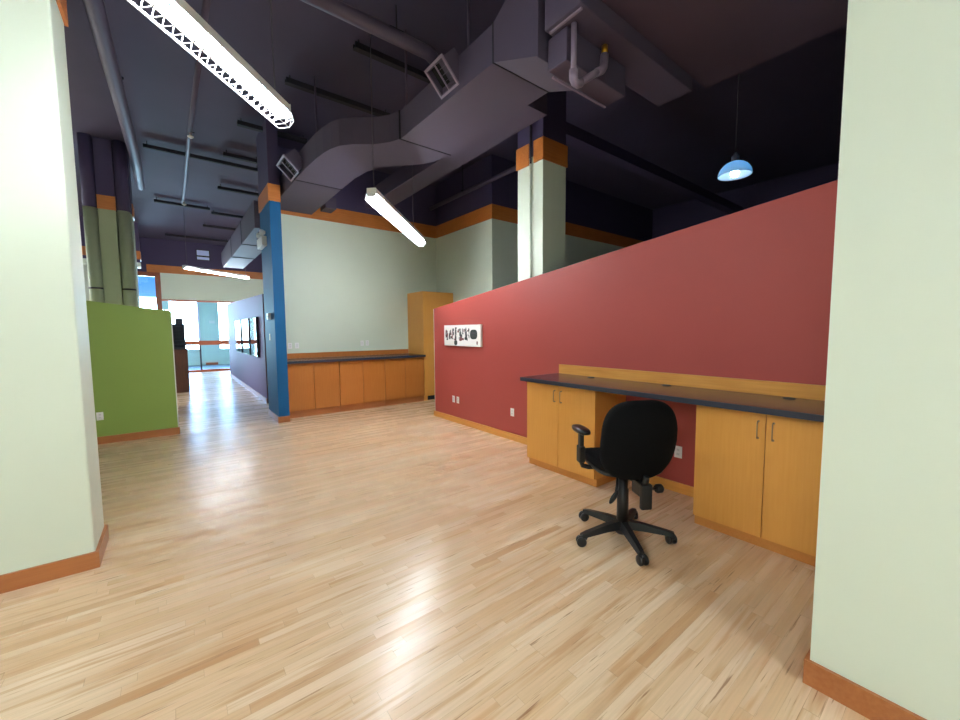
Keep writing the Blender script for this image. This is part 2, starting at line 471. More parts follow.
# glazed partition
t = thing('glazed_partition', 'glazed wood-framed partition across the far end of the corridor', 'partition', (0, GY, 0))
MB().box(-0.26, 3.3, -.03, .05, 0.0, 0.09).build('bottom_rail', M['rail'], t)
MB().box(-0.26, 3.3, -.04, .05, 1.13, 1.31).build('middle_rail', M['rail'], t)
MB().box(-0.26, 3.3, -.03, .05, 2.92, 2.99).build('top_rail', M['rail'], t)
for xx in (0.9, 2.45):
    MB().box(xx - .03, xx + .03, -.02, .04, 0.09, 1.13).build('mullion', M['rack'], t)
    MB().box(xx - .03, xx + .03, -.02, .04, 1.31, 2.92).build('mullion', M['louver'], t)
for a, b_ in ((-0.26, 0.87), (0.93, 2.42), (2.48, 3.3)):
    MB().box(a, b_, 0.006, 0.014, 0.09, 1.13).build('glass_pane', M['glass'], t)
    MB().box(a, b_, 0.006, 0.014, 1.31, 2.92).build('glass_pane', M['glass'], t)
# tall framed window on the left of it
t = thing('glazed_door', 'tall brown wood-framed glass door left of the partition', 'door', (-0.93, GY, 0))
MB().box(0.5, 0.67, -.06, .06, 0, 4.025).build('door_frame', M['frame'], t)
MB().box(-0.67, -0.5, -.06, .06, 0, 4.025).build('door_frame', M['frame'], t)
MB().box(-0.5, 0.5, -.06, .06, 3.86, 4.025).build('door_head', M['frame'], t)
MB().box(-0.5, 0.5, -.06, .06, 0, 0.25).build('bottom_rail', M['frame'], t)
MB().box(-0.5, 0.5, -.004, .004, 0.25, 3.86).build('glass_pane', M['glass'], t)
MB().tube([(-0.2, -0.05, 2.2), (-0.2, -0.05, 3.5)], 0.025, 8).build('pull_bar', M['rack'], t)

# sunlit room behind the glass
FY = 24.5
f = MB()
WIN = [(-2.4, -0.35, .3, 4.6), (-0.1, 1.08, .81, 3.4), (1.9, 3.4, .81, 3.4)]
xs = [-7]
for a, b_, z0, z1 in WIN:
    f.box(xs[-1], a, FY, FY + .15, 0, CEIL); f.box(a, b_, FY, FY + .15, 0, z0); f.box(a, b_, FY, FY + .15, z1, CEIL); xs.append(b_)
f.box(xs[-1], 12, FY, FY + .15, 0, CEIL)
struct(f, 'wall_window_side', M['teal'], 'pale teal wall with windows beyond the glass', 'wall')
for i, (a, b_, z0, z1) in enumerate(WIN):
    f = MB()
    f.box(a, b_, FY - .06, FY + .1, z0 - .035, z0, 0)
    f.box(a, a + .04, FY + .04, FY + .1, z0, z1, 0); f.box(b_ - .04, b_, FY + .04, FY + .1, z0, z1, 0); f.box(a + .04, b_ - .04, FY + .04, FY + .1, z1 - .04, z1, 0)
    o = struct(f, 'window_%d' % (i + 1), M['white_metal'], 'bright window of the room beyond the glass', 'window')
    g = MB().box(a + .04, b_ - .04, FY + .065, FY + .072, z0, z1 - .04).build('window_pane', M['glass'], o)
    ld = bpy.data.lights.new('window_portal', 'AREA'); ld.shape = 'RECTANGLE'; ld.size = b_ - a; ld.size_y = z1 - z0
    ld.cycles.is_portal = True
    lo = bpy.data.objects.new('window_portal', ld); C.objects.link(lo)
    lo.location = ((a + b_) / 2, FY + .2, (z0 + z1) / 2); lo.rotation_euler = (-PI / 2, 0, 0)
tag(MB().box(1.28, 1.80, FY - .14, FY - .002, 0.0, 0.12, 0, None, .01).build('floor_heater', M['rail']), 'low brown heater box under the pale teal pier beyond the glass', 'heater')
tag(MB().box(1.52, 1.76, FY - .012, FY - .001, 2.12, 2.26).build('paper_notice', M['white']), 'small white notice on the pale teal pier between the windows', 'notice')
f = MB(); f.box(1.1, 1.88, FY - .02, FY, 0.12, 0.2); struct(f, 'baseboard_far', M['white_metal'], 'pale baseboard beyond the glass', 'baseboard')

# ceiling bulkhead at the upper right
f = MB(); f.box(2.42, 4.47, -4, 1.925, 4.12, CEIL); struct(f, 'ceiling_lowered', M['deck'], 'lowered plum ceiling panel at upper right', 'ceiling')
f = MB(); f.box(4.73, 12, 4.1, 4.3, 4.62, 4.8); struct(f, 'trim_11', M['ceil_wall'], 'dark beam behind the pillar', 'beam')

# ------------------------------------------------------------------ cabinets
def base_cabinet(label, loc, w, d, h, rotz, handles, toe=0.085, group=None, vm='cab'):
    t = thing('base_cabinet', label, 'cabinet', loc, rotz, group)
    MB().box(0.001, w - .001, 0.022, d, toe, h).build('cabinet_body', M[vm], t)
    MB().box(0.001, w - .001, 0.042, d, 0, toe).build('toe_kick', M['toe'] if vm == 'cab' else M['base'], t)
    hw = w / 2
    for k in (0, 1):
        dr = MB().box(k * hw + .0035, (k + 1) * hw - .0035, 0, 0.02, toe + .004, h - .006, 0, None, .0015).build('cabinet_door', M[vm], t)
        if handles:
            hx = hw + (-0.047 if k == 0 else 0.047)
            z1 = h - .075; z0 = z1 - 0.125
            MB().tube([(hx, 0.0, z0), (hx, -.022, z0), (hx, -.028, z0 + .008), (hx, -.028, z1 - .008), (hx, -.022, z1), (hx, 0, z1)], 0.0045, 8) \
                .lathe([(.008, 0), (.008, .004)], (hx, -.001, z0), 10, 0, Matrix.Rotation(PI / 2, 3, 'X')) \
                .lathe([(.008, 0), (.008, .004)], (hx, -.001, z1), 10, 0, Matrix.Rotation(PI / 2, 3, 'X')).build('door_handle', M['nickel'], dr)
    return t
DX = 3.395
base_cabinet('honey maple desk cabinet left of the chair with two handled doors', (DX, 3.435, 0), 0.995, 0.56, 1.042, -PI / 2, True)
base_cabinet('honey maple desk cabinet between the chair and the right foreground wall', (DX, 1.455, 0), 0.985, 0.56, 1.042, -PI / 2, True)
# desk worktop
t = thing('desk_worktop', 'long dark speckled worktop spanning the two cabinets at the red wall', 'worktop', (3.62, 1.95, 1.042))
f = MB(); f.box(3.297, 3.957, .46, 3.44, 1.044, 1.088, 0); f.build('work_surface', M['counter'], t, (3.62, 1.95, 1.042), 0, True).location = (0, 0, 0)
f = MB(); f.box(3.29, 3.297, .46, 3.447, 1.044, 1.088, 0); f.box(3.297, 3.957, 3.44, 3.447, 1.044, 1.088, 0)
f.build('edge_band', M['counter_edge'], t, (3.62, 1.95, 1.042), 0, True).location = (0, 0, 0)
for gy in (2.86, 1.955, .955):
    g = MB().lathe([(.042, 0), (.042, .004), (.036, .007), (.014, .007)], seg=24).build('cable_grommet', M['black'], t)
    g.location = (3.885 - 3.62, gy - 1.95, 1.088 - 1.042)
tag(MB().box(-.009, .009, -1.48, 1.478, 0, .118).build('backsplash', M['cabx'], None, (3.967, 1.938, 1.089)), 'honey wood backsplash strip along the desk worktop on the red wall', 'backsplash')
tag(MB().box(-.03, .03, -.05, .05, -.04, 0, 0, None, .006).build('cable_box', M['black'], None, (3.6, 2.25, 1.043)), 'small black box fixed under the desk worktop above the knee space', 'box')

# rear counter
cabs = ['orange wood base cabinet beside the blue pillar', 'orange wood base cabinet in the middle of the rear counter', 'orange wood base cabinet against the tall cabinet']
for k, lab in enumerate(cabs):
    base_cabinet(lab, (1.664 + k * .99, 8.085, 0), 0.985, 0.775, 1.05, 0, False, 0.13, 'base cabinets under the rear counter', 'cab2')
t = thing('rear_worktop', 'dark worktop along the pale green back wall beside the blue pillar', 'worktop', (3.14, 8.4, 1.05))
f = MB(); f.box(1.655, 4.63, 8.017, 8.862, 1.052, 1.1); f.build('work_surface', M['counter'], t, (3.14, 8.4, 1.05), 0, True).location = (0, 0, 0)
f = MB(); f.box(1.655, 4.63, 8.01, 8.017, 1.052, 1.1); f.build('edge_band', M['counter_edge'], t, (3.14, 8.4, 1.05), 0, True).location = (0, 0, 0)
tag(MB().box(-1.485, 1.485, -.009, .009, 0, .105).build('backsplash', M['cab2'], None, (3.143, 8.872, 1.101)), 'orange wood backsplash strip behind the rear worktop', 'backsplash')
t = thing('tall_cabinet', 'tall honey wood cabinet in the corner behind the end of the red wall', 'cabinet', (4.637, 8.105, 0))
MB().box(0, .845, .022, .77, 0.12, 2.575).build('cabinet_body', M['cab'], t)
MB().box(0.0, .845, .03, .77, 0, .12).build('toe_kick', M['cab'], t)
MB().box(.003, .842, 0, .02, .125, 2.57, 0, None, .0015).build('cabinet_door', M['cab'], t)
f = MB(); f.box(.1, .75, .018, .03, .012, .108)
for k in range(6): f.box(.11, .74, .014, .02, .02 + k * .015, .026 + k * .015)
f.build('toe_grille', M['dark'], t)

# ------------------------------------------------------------------ outlets and switches
def outlet(label, loc, rotz, cat='outlet', group=None, kind='outlet'):
    t = thing('wall_outlet' if kind == 'outlet' else 'light_switch', label, cat, loc, rotz, group)
    MB().box(-.038, .038, -.007, -.001, -.06, .06, 0, None, .002).build('cover_plate', M['white'], t)
    if kind == 'outlet':
        for dz in (-.022, .022):
            s = MB().box(-.017, .017, -.0095, -.007, dz - .015, dz + .015, 0, None, .001).build('socket', M['white_metal'], t)
            MB().box(-.008, -.005, -.0102, -.0094, dz - .004, dz + .006).box(.005, .008, -.0102, -.0094, dz - .004, dz + .006).build('slots', M['slot'], s)
    else:
        MB().box(-.016, .016, -.011, -.007, -.033, .033, 0, None, .001).build('rocker', M['white_metal'], t)
    return t
WY = 8.883
outlet('white outlet nearest the blue pillar above the rear worktop', (1.915, WY, 1.365), 0)
outlet('white switch plate second from the blue pillar above the rear worktop', (2.05, WY, 1.367), 0, 'switch', None, 'switch')
outlet('white switch plate left of the pair near the tall cabinet', (3.452, WY, 1.382), 0, 'switch', None, 'switch')
outlet('white outlet right of the pair near the tall cabinet', (3.575, WY, 1.384), 0)
outlet('white outlet nearest the far end of the red wall, low under the picture', (RX, 5.90, .416), -PI / 2)
outlet('white outlet second from the far end of the red wall, low under the picture', (RX, 5.765, .416), -PI / 2)
outlet('white outlet low on the red wall just left of the desk', (RX, 4.33, .424), -PI / 2)
outlet('white outlet in the knee space fully visible right of the chair', (RX, 1.86, .414), -PI / 2)
outlet('white outlet in the knee space half hidden by the chair back', (RX, 1.965, .414), -PI / 2)
outlet('white outlet low on the olive green wall beside the left pillar', (-.912, 8.058, .42), 0)
outlet('white switch on the side of the blue pillar', (1.457, 8.34, 1.56), -PI / 2, 'switch', None, 'switch')
t = thing('thermostat', 'grey white thermostat box on the side of the blue pillar above the switch', 'thermostat', (1.457, 8.22, 1.94), -PI / 2)
MB().box(-.07, .07, -.05, -.001, -.06, .06, 0, None, .008).build('housing', M['white'], t)
MB().box(-.03, .03, -.052, -.05, -.005, .02).build('display', M['slot'], t)
# emergency light
t = thing('emergency_light', 'white twin-head emergency light high on the side of the blue pillar', 'light fitting', (1.457, 8.45, 3.33), -PI / 2)
MB().box(-.24, .24, -.09, -.001, -.1, .08, 0, None, .015).build('battery_box', M['white_metal'], t)
for sx_ in (-.16, .16):
    hd = MB().lathe([(.03, -.04), (.048, 0), (.048, .04), (.036, .05)], (sx_, -.05, .15), 16, 0, Matrix.Rotation(PI / 2, 3, 'X')).build('lamp_head', M['white_metal'], t)
    MB().tube([(sx_, -.05, .08), (sx_, -.05, .12)], .012, 8).build('lamp_neck', M['white_metal'], hd)

# ------------------------------------------------------------------ picture on the red wall
t = thing('canvas_picture', 'white canvas print with a row of dark figures on the red wall', 'picture', (RX, 5.585, 1.568), -PI / 2)
MB().box(-.54, .54, -.042, -.002, -.183, .183, 0, None, .002).build('canvas', M['canvas'], t)
f = MB()
def blob(mb, cx, cz, w, h, mi=0, n=10, y=-.0425):
    mb.prism([(cx + w / 2 * math.copysign(abs(math.cos(2 * PI * k / n)) ** .7, math.cos(2 * PI * k / n)), cz + h / 2 * math.copysign(abs(math.sin(2 * PI * k / n)) ** .7, math.sin(2 * PI * k / n))) for k in range(n)], 'y', y - .001, y, mi)
for cx, cz, w, h, mi in ((-.47, .03, .05, .15, 0), (-.43, .0, .04, .1, 2), (-.36, -.01, .05, .12, 0), (-.33, .06, .03, .09, 1), (-.29, -.03, .06, .04, 2),
                         (-.25, .1, .07, .05, 1), (-.27, .03, .03, .12, 2), (-.16, .13, .06, .025, 1), (-.165, .06, .045, .12, 1), (-.17, -.04, .05, .1, 0), (-.17, -.125, .1, .09, 1),
                         (-.09, .07, .05, .04, 2), (-.03, .03, .05, .1, 1), (-.02, -.06, .09, .07, 2), (.03, .04, .03, .03, 1), (.05, -.06, .06, .04, 2),
                         (.13, .1, .05, .04, 1), (.14, .03, .05, .12, 0), (.14, -.05, .09, .05, 1), (.19, .08, .03, .03, 2),
                         (.45, -.12, .035, .06, 2)):
    blob(f, cx, cz, w, h, mi)
rp = random.Random(3)
for k in range(34):
    cx = -.49 + .74 * rp.random(); cz = -.07 + .18 * rp.random()
    blob(f, cx, cz, .018 + .03 * rp.random(), .02 + .06 * rp.random(), rp.choice((0, 1, 3, 3, 2)), 7, -.0432)
f.build('printed_figures', [M['ink'], M['inkgreen'], M['inkred'], M['inkgrey']], t)
f = MB(); blob(f, .355, .02, .2, .16, 0, 28)
blob(f, .355, .04, .14, .035, 1, 12, -.0437); blob(f, .355, -.005, .14, .015, 1, 12, -.0437)
f.build('printed_panel', [M['inkgreen'], M['ink']], t)

# glossy pictures on the plum wall
for (y0, y1), lab in zip(((13.6, 14.75), (12.05, 13.2), (10.85, 11.75)),
                         ('glossy dark picture on the plum wall farthest down the corridor', 'middle glossy dark picture of three on the plum wall', 'glossy dark picture on the plum wall nearest the blue pillar')):
    t = thing('wall_picture', lab, 'picture', (1.66, (y0 + y1) / 2, 1.53), -PI / 2, 'glossy pictures on the plum wall')
    w = (y1 - y0) / 2
    MB().box(-w, w, -.06, -.001, -.49, .49).build('picture_frame', M['black'], t)
    MB().box(-w + .02, w - .02, -.063, -.06, -.47, .47).build('picture_glass', M['picture'], t)

# brown rack unit behind the olive wall
t = thing('display_rack', 'brown wood stand with dark slotted rack peeking out behind the olive wall', 'rack', (-.05, 13.9, 0))
MB().box(-.36, .36, -.3, .3, .05, 1.2).build('cabinet_body', M['walnut'], t)
MB().box(-.34, .34, -.28, .28, 0, .05).build('plinth', M['walnut'], t)
f = MB(); f.box(-.35, .33, .05, .28, 1.2, 1.9)
for k in range(7): f.box(-.35, .33, -.2, .05, 1.22 + k * .1, 1.235 + k * .1)
f.box(-.36, -.34, -.2, .28, 1.2, 1.93); f.box(.31, .33, -.2, .28, 1.2, 1.9)
f.build('slotted_rack', M['rack'], t)
MB().box(.13, .3, -.15, .2, 1.9, 2.05, 0, None, .01).build('top_box', M['rack'], t)

# ------------------------------------------------------------------ ducts
def rect(x0, x1, y, z0, z1): return [(x0, y, z0), (x1, y, z0), (x1, y, z1), (x0, y, z1)]
t = thing('air_duct', 'large purple S-bent rectangular air duct running under the ceiling to the back wall', 'duct', (2.8, 3.5, 4.1))
def at(mb, name, mats, par, org):
    o = mb.build(name, mats, par, org, 0, True); o.location = (0, 0, 0); return o
O = (2.8, 3.5, 4.1)
at(MB().loft([rect(2.45, 3.19, 2.35, 3.86, 4.75), rect(2.45, 3.19, 2.92, 4.1, 4.44)]), 'duct_transition', M['duct'], t, O)
at(MB().loft([rect(2.45, 3.19, 2.923, 4.1, 4.44), rect(2.43, 3.19, 4.745, 4.1, 4.44)]), 'duct_straight', M['duct'], t, O)
cs = [(4.75, 2.42, 3.185), (4.9, 2.36, 3.17), (5.08, 2.22, 3.12), (5.25, 2.0, 3.03), (5.4, 1.87, 2.9), (5.55, 1.81, 2.74), (5.75, 1.765, 2.58), (6.0, 1.735, 2.49), (6.4, 1.71, 2.44), (7.0, 1.69, 2.435)]
at(MB().loft([rect(a, b_, y, 4.1, 4.44) for y, a, b_ in cs], smooth=False), 'duct_bend', M['duct'], t, O)
at(MB().loft([rect(1.69, 2.435, 7.003, 4.1, 4.44), rect(1.675, 2.435, 8.86, 4.1, 4.44)]), 'duct_run', M['duct'], t, O)
for y, a, b_, z0, z1, mk in ((2.349, 2.435, 3.205, 3.845, 4.765, 'duct'), (2.9215, 2.442, 3.198, 4.092, 4.448, 'strut'), (4.7475, 2.412, 3.198, 4.092, 4.448, 'strut'), (7.0015, 1.682, 2.443, 4.092, 4.448, 'strut')):
    at(MB().box(a, b_, y - .004, y + .004, z0, z1), 'duct_flange', M[mk], t, O)
def register(par, org, x, y, z, w, hh):
    """louvred outlet on a short boot, turned 45 degrees down from the duct's left side"""
    Mx = Matrix.Translation((x, y, z)) @ Matrix.Rotation(math.radians(-45), 4, 'Y')
    h = hh
    fr = MB()
    for b_ in ((-.02, .0, -w, w, h - .022, h), (-.02, 0, -w, w, -h, -h + .022), (-.02, 0, -w, -w + .022, -h + .022, h - .022), (-.02, 0, w - .022, w, -h + .022, h - .022), (-.015, -.002, -.006, .006, -h + .022, h - .022)):
        fr.box(*b_, 0, Mx)
    o = at(fr, 'register_frame', M['pvc'], par, org)
    bk = MB().box(.06, .065, -w + .02, w - .02, -h + .02, h - .02, 0, Mx)
    at(bk, 'register_throat', M['dark'], o, org)
    lv = MB().box(.052, .055, -w + .02, -.006, -h + .02, h - .02, 0, Mx)
    for k in range(5): lv.box(.0, .05, -w + .022, -.006, -h + .045 + k * .055, -h + .049 + k * .055, 0, Mx)
    at(lv, 'register_louvre', M['duct'], o, org)
    bt = MB().box(.0, .2, -w + .02, w - .02, h - .03, h - .022, 0, Mx).box(.0, .2, -w + .02, w - .02, -h + .022, -h + .03, 0, Mx).box(0, .2, -w + .012, -w + .02, -h + .022, h - .022, 0, Mx).box(0, .2, w - .02, w - .012, -h + .022, h - .022, 0, Mx)
    at(bt, 'register_boot', M['duct'], par, org)
register(t, O, 2.345, 3.62, 4.275, .165, .15)
register(t, O, 1.56, 6.85, 4.2, .24, .15)

tag(MB().loft([rect(3.62, 4.02, 3.7, 4.46, 4.78), rect(3.62, 4.08, 8.86, 4.46, 4.78)]).build('branch_duct', M['duct'], None, (3.82, 3.7, 4.46), 0, True),
    'second purple duct running straight beside the S-bent duct towards the corner', 'duct')
tag(MB().box(2.62, 2.84, 8.5, 8.855, 4.2, 4.42).build('damper_box', M['duct'], None, (2.73, 8.7, 4.2), 0, True), 'small dark damper box at the right of the S-bent duct by the back wall', 'box')
t = thing('corridor_duct', 'pale lit rectangular duct over the corridor behind the blue pillar', 'duct', (1.66, 11, 3.74))
at(MB().loft([rect(1.4, 1.95, 9.05, 3.72, 4.25), rect(1.4, 1.95, 12.9, 3.73, 4.25)]), 'duct_straight', M['duct'], t, (1.66, 11, 3.74))
at(MB().loft([rect(1.4, 1.95, 12.905, 3.73, 4.25), rect(1.4, 1.95, 15.2, 3.74, 4.25), rect(1.4, 1.95, 15.6, 3.95, 4.25)]), 'duct_end', M['duct'], t, (1.66, 11, 3.74))
for fy in (12.902, 10.9): at(MB().box(1.392, 1.958, fy - .004, fy + .004, 3.714, 4.258), 'duct_flange', M['strut'], t, (1.66, 11, 3.74))

# hvac unit
t = thing('air_handler', 'boxy purple air handling unit hung at the near end of the large duct', 'air handler', (3.3, 2.1, 3.75))
O = (3.3, 2.1, 3.75)
at(MB().box(2.44, 4.19, 1.93, 2.28, 4.0, 4.395, 0, None, .008), 'upper_cabinet', M['duct'], t, O)
at(MB().box(2.53, 3.34, 2.13, 2.325, 3.75, 3.998, 0, None, .008), 'lower_cabinet', M['duct'], t, O)
at(MB().box(2.47, 2.49, 1.95, 2.26, 3.985, 3.998), 'drain_lip', M['pvc'], t, O)
at(MB().box(2.60, 3.33, 2.327, 2.345, 3.735, 3.75), 'support_rail', M['pvc'], t, O)
t2 = thing('drain_trap', 'purple plastic drain trap pipe under the air handling unit', 'pipe', (2.56, 2.085, 3.58))
O2 = (2.56, 2.085, 3.58)
TY = 2.085
at(MB().tube([(2.56, TY, 3.999), (2.56, TY, 3.64)], .022, 12), 'drop_pipe', M['pvc'], t2, O2)
at(MB().tube([(2.56, TY, 3.66), (2.562, TY, 3.60), (2.58, TY, 3.575), (2.61, TY, 3.575), (2.65, TY, 3.60)], .034, 12), 'elbow_fitting', M['pvc'], t2, O2)
at(MB().tube([(2.64, TY, 3.594), (2.87, TY, 3.765)], .028, 12), 'cross_pipe', M['pvc'], t2, O2)
at(MB().tube([(2.85, TY, 3.75), (2.92, TY, 3.795), (2.945, TY, 3.83), (2.955, TY, 3.93)], .034, 12), 'elbow_fitting', M['pvc'], t2, O2)
at(MB().tube([(2.955, TY, 3.93), (2.957, TY, 3.999)], .026, 12), 'brass_cap', M['brass'], t2, O2)

# ------------------------------------------------------------------ pipes, struts, rods under the ceiling
def pipe(name, label, cat, pts, r, mat, hangers=(), seg=14):
    t = thing(name, label, cat, pts[0])
    at(MB().tube(pts, r, seg), 'pipe_body', M[mat], t, pts[0])
    for h in hangers:
        f = MB()
        f.tube([(h[0], h[1], h[2] + r), (h[0], h[1], CEIL)], .008, 6)
        f.box(h[0] - r * 1.15, h[0] + r * 1.15, h[1] - .012, h[1] + .012, h[2] + r * .9, h[2] + r * 1.25)
        at(f, 'hanger', M['strut'], t, pts[0])
    return t
pipe('ceiling_pipe', 'thick purple pipe running down the corridor above the left pillar', 'pipe', [(-.45, 3.0, 5.1), (-.47, 6.0, 5.1), (-.40, 10.6, 5.1), (-.42, 12.5, 5.1)], .085, 'pipe', ((-.45, 7.6, 5.1),))
pipe('ceiling_pipe', 'thick purple pipe crossing above the lights and ending near the duct register', 'pipe', [(-1.8, 4.34, 5.0), (2.62, 4.34, 5.0), (2.70, 4.34, 4.96)], .075, 'pipe', ((.6, 4.34, 5.0), (2.2, 4.34, 5.0)))
t = pipe('sprinkler_pipe', 'thin purple sprinkler pipe along the corridor ceiling with small heads', 'pipe', [(.47, 4.0, 5.05), (.41, 8.5, 5.05), (.40, 13.2, 5.05)], .035, 'pipe', ((.44, 8.6, 5.05), (.41, 12.5, 5.05)))
for hy in (8.45, 12.9):
    at(MB().lathe([(.02, 0), (.02, -.06), (.045, -.065), (.045, -.075), (.012, -.1)], (.415, hy, 5.02), 12), 'sprinkler_head', M['white_metal'], t, (.47, 4.0, 5.05))
pipe('ceiling_pipe', 'dark purple pipe along the wall right of the S-bent duct', 'pipe', [(5.3, 4.5, 4.72), (5.3, 8.8, 4.72)], .045, 'pipe', ((5.3, 5.2, 4.72), (5.3, 7.4, 4.72)))
t = thing('wall_conduit', 'thin conduit running up the lit face of the pillar behind the red wall', 'conduit', (4.183, 4.165, 0))
MB().tube([(0, 0, 0), (0, 0, 4.03)], .014, 10).build('lower_conduit', M['green'], t)
MB().tube([(0, 0, 4.032), (0, 0, CEIL)], .016, 10).build('upper_conduit', M['strut'], t)
SZ = 5.22
struts = [((1.07, 8.15), (2.2, 8.15), 'dark strut under the ceiling left of the S-bent duct bend'),
          ((1.0, 9.72), (1.66, 9.72), 'short dark strut next beyond the blue pillar top'),
          ((-.26, 10.2), (1.74, 10.2), 'long thin dark strut crossing the sprinkler pipe in the corridor'),
          ((1.08, 12.0), (1.98, 12.0), 'dark strut above the corridor duct, nearest the pillar'),
          ((-.21, 14.2), (1.06, 14.2), 'dark strut across the corridor ceiling left of a stepped pair'),
          ((1.12, 14.6), (2.08, 14.6), 'dark strut right of a stepped pair over the corridor'),
          ((1.0, 16.45), (2.18, 16.45), 'dark strut over the corridor second from the header wall'),
          ((-.02, 18.75), (1.95, 18.75), 'thin dark strut nearest the far header wall'),
          ((2.0, 5.12), (3.12, 5.12), 'dark strut over the duct register'),
          ((1.47, 6.4), (3.07, 6.4), 'long dark strut above the bend of the S-bent duct')]
for (x0, y0), (x1, y1), lab in struts:
    th = .05 if 'thin' in lab else .085
    f = MB(); cx = (x0 + x1) / 2
    f.box(x0 - cx, x1 - cx, -th / 2, th / 2, 0, .012); f.box(x0 - cx, x1 - cx, -th / 2, -th / 2 + .01, .012, .07); f.box(x0 - cx, x1 - cx, th / 2 - .01, th / 2, .012, .07)
    for s_ in (x0 - cx + .06, x1 - cx - .06): f.tube([(s_, 0, .012), (s_, 0, CEIL - SZ)], .008, 6)
    tag(f.build('ceiling_strut', M['strut'], None, (cx, y0, SZ)), lab, 'strut')
for (x, y, z), lab in (((2.6, 3.5, 4.44), 'grey rod holding the straight part of the duct near the register'),
                       ((2.3, 4.62, 4.44), None), ((1.82, 6.2, 4.44), 'grey rod holding the bend of the S-bent duct at its left')):
    if lab is None: lab = 'grey rod holding the duct where the bend begins'; x = 2.46
    f = MB().tube([(0, 0, 0), (0, 0, CEIL - z)], .014, 8).box(-.03, .03, -.03, .03, 0, .01)
    tag(f.build('hanger_rod', M['pipe'], None, (x, y, z + .002)), lab, 'rod')
t = thing('wall_grille', 'two-pane grille with its light painted pale blue on the dark wall above the far light', 'grille', (1.18, GY, 4.86))
f = MB(); f.box(-.24, .24, -.02, -.001, -.2, .22); f.build('grille_frame', M['strut'], t)
MB().box(-.21, .21, -.03, -.02, -.01, .2).build('grille_pane', M['louver'], t)  # pale blue paint stands in for the light in the opening
MB().box(-.21, .21, -.03, -.02, -.18, -.07).build('grille_pane', M['louver'], t)

# ------------------------------------------------------------------ lights
def fluorescent(label, loc, ang, length, mat, guard=True, cables=(-.46, .46)):
    """ang: direction of the fixture, degrees from +Y towards +X"""
    rz = math.radians(90 - ang)
    t = thing('fluorescent_light', label, 'light', loc, rz)
    h = length / 2
    MB().prism([(-.055, .055), (.055, .055), (.055, .0), (.062, -.006), (.06, -.01), (.05, -.006), (-.05, -.006), (-.06, -.01), (-.062, -.006), (-.055, 0)], 'x', -h, h).build('housing', M['white_metal'], t)
    for s_ in (-1, 1):
        for q in (0, 1):
            a = -h + .03 + q * h; b_ = a + h - .06
            MB().tube([(a, s_ * .034, -.03), (b_, s_ * .034, -.03)], .019, 12).build('lamp_tube', mat, t)
    MB().box(-h - .006, -h, -.06, .06, -.05, .058).build('end_cap', M['white_metal'], t)
    MB().box(h, h + .006, -.06, .06, -.05, .058).build('end_cap', M['white_metal'], t)
    if guard:
        g = MB()
        prof = [(-.062, -.006), (-.085, -.075), (-.045, -.122), (.045, -.122), (.085, -.075), (.062, -.006)]
        n = int(length / .062)
        for py, pz in prof: g.tube([(-h, py, pz), (h, py, pz)], .0035, 5)
        for i in range(n + 1):
            x = -h + length * i / n
            g.tube([(x, py, pz) for py, pz in prof], .003, 5)
        for i in range(n):
            x0 = -h + length * i / n; x1 = -h + length * (i + 1) / n; xm = (x0 + x1) / 2
            for sgn in (-1, 1):
                g.tube([(x0, sgn * .045, -.122), (xm, sgn * .085, -.075), (x1, sgn * .045, -.122)], .0025, 4)
        g.build('wire_guard', M['wire'], t)
    for cx in cables:
        MB().tube([(cx * length, 0, .055), (cx * length + .004, 0.01, .35), (cx * length, 0, CEIL - loc[2])], .006, 6).build('hanging_cable', M['cable'], t)
    return t
A = 43.3
d = (math.sin(math.radians(A)), math.cos(math.radians(A)))
fluorescent('nearest long fluorescent light with wire guard at upper left', (.79 - d[0] * 1.22, 3.55 - d[1] * 1.22, 3.40), A, 2.44, M['tube'])
fluorescent('fluorescent light hanging in front of the pale green back wall', (2.88, 5.66, 3.35), A, 2.5, M['tube_mid'], True, (-.46, .3))
fluorescent('distant fluorescent light hanging over the far corridor', (1.31, 15.56, 3.6), 50.5, 2.41, M['tube_far'], False)
# added fixtures out of view, put in to brighten the room and corridor
fluorescent('added fluorescent fill light behind the viewpoint beside the right foreground wall', (1.3, -2.6, 3.37), A, 2.44, M['tube'], False)
fluorescent('added fluorescent fill light at the left behind the viewpoint', (-3.2, -1.0, 3.37), A, 2.44, M['tube_fill'], False)
fluorescent('added fluorescent fill light hidden behind the left pillar over the olive wall', (-2.9, 12.0, 3.6), A, 2.44, M['tube_fill'], False)
fluorescent('added fluorescent fill light hidden behind the back wall beside the corridor', (3.6, 14.5, 3.6), A, 2.44, M['tube_fill'], False)

# pendant
t = thing('pendant_light', 'small blue-white dome pendant light above the red wall', 'light', (4.58, 1.665, 3.2))
pr = []
for k in range(9):
    a = PI / 2 * k / 8
    pr.append((.138 * math.cos(a) + .012, .135 * math.sin(a)))
prof = [(r - .006, z - .002) for r, z in pr[::-1]][1:] + [(.151, 0)] + pr[1:]
m, nt, bs = new_mat('pale_blue_glass_shade')
bs.inputs['Base Color'].default_value = lin((215, 232, 245)); bs.inputs['Roughness'].default_value = .3
N_ = nt.nodes; tr = N_.new('ShaderNodeBsdfTranslucent'); tr.inputs[0].default_value = lin((150, 208, 240))
ms = N_.new('ShaderNodeMixShader'); ms.inputs[0].default_value = .5
nt.links.new(bs.outputs[0], ms.inputs[1]); nt.links.new(tr.outputs[0], ms.inputs[2]); nt.links.new(ms.outputs[0], N_['Material Output'].inputs[0])
MB().lathe(prof, seg=32).build('lamp_shade', m, t)
MB().lathe([(.03, .0), (.042, .03), (.03, .065)], (0, 0, -.01), 16).build('lamp_bulb', M['bulb'], t)
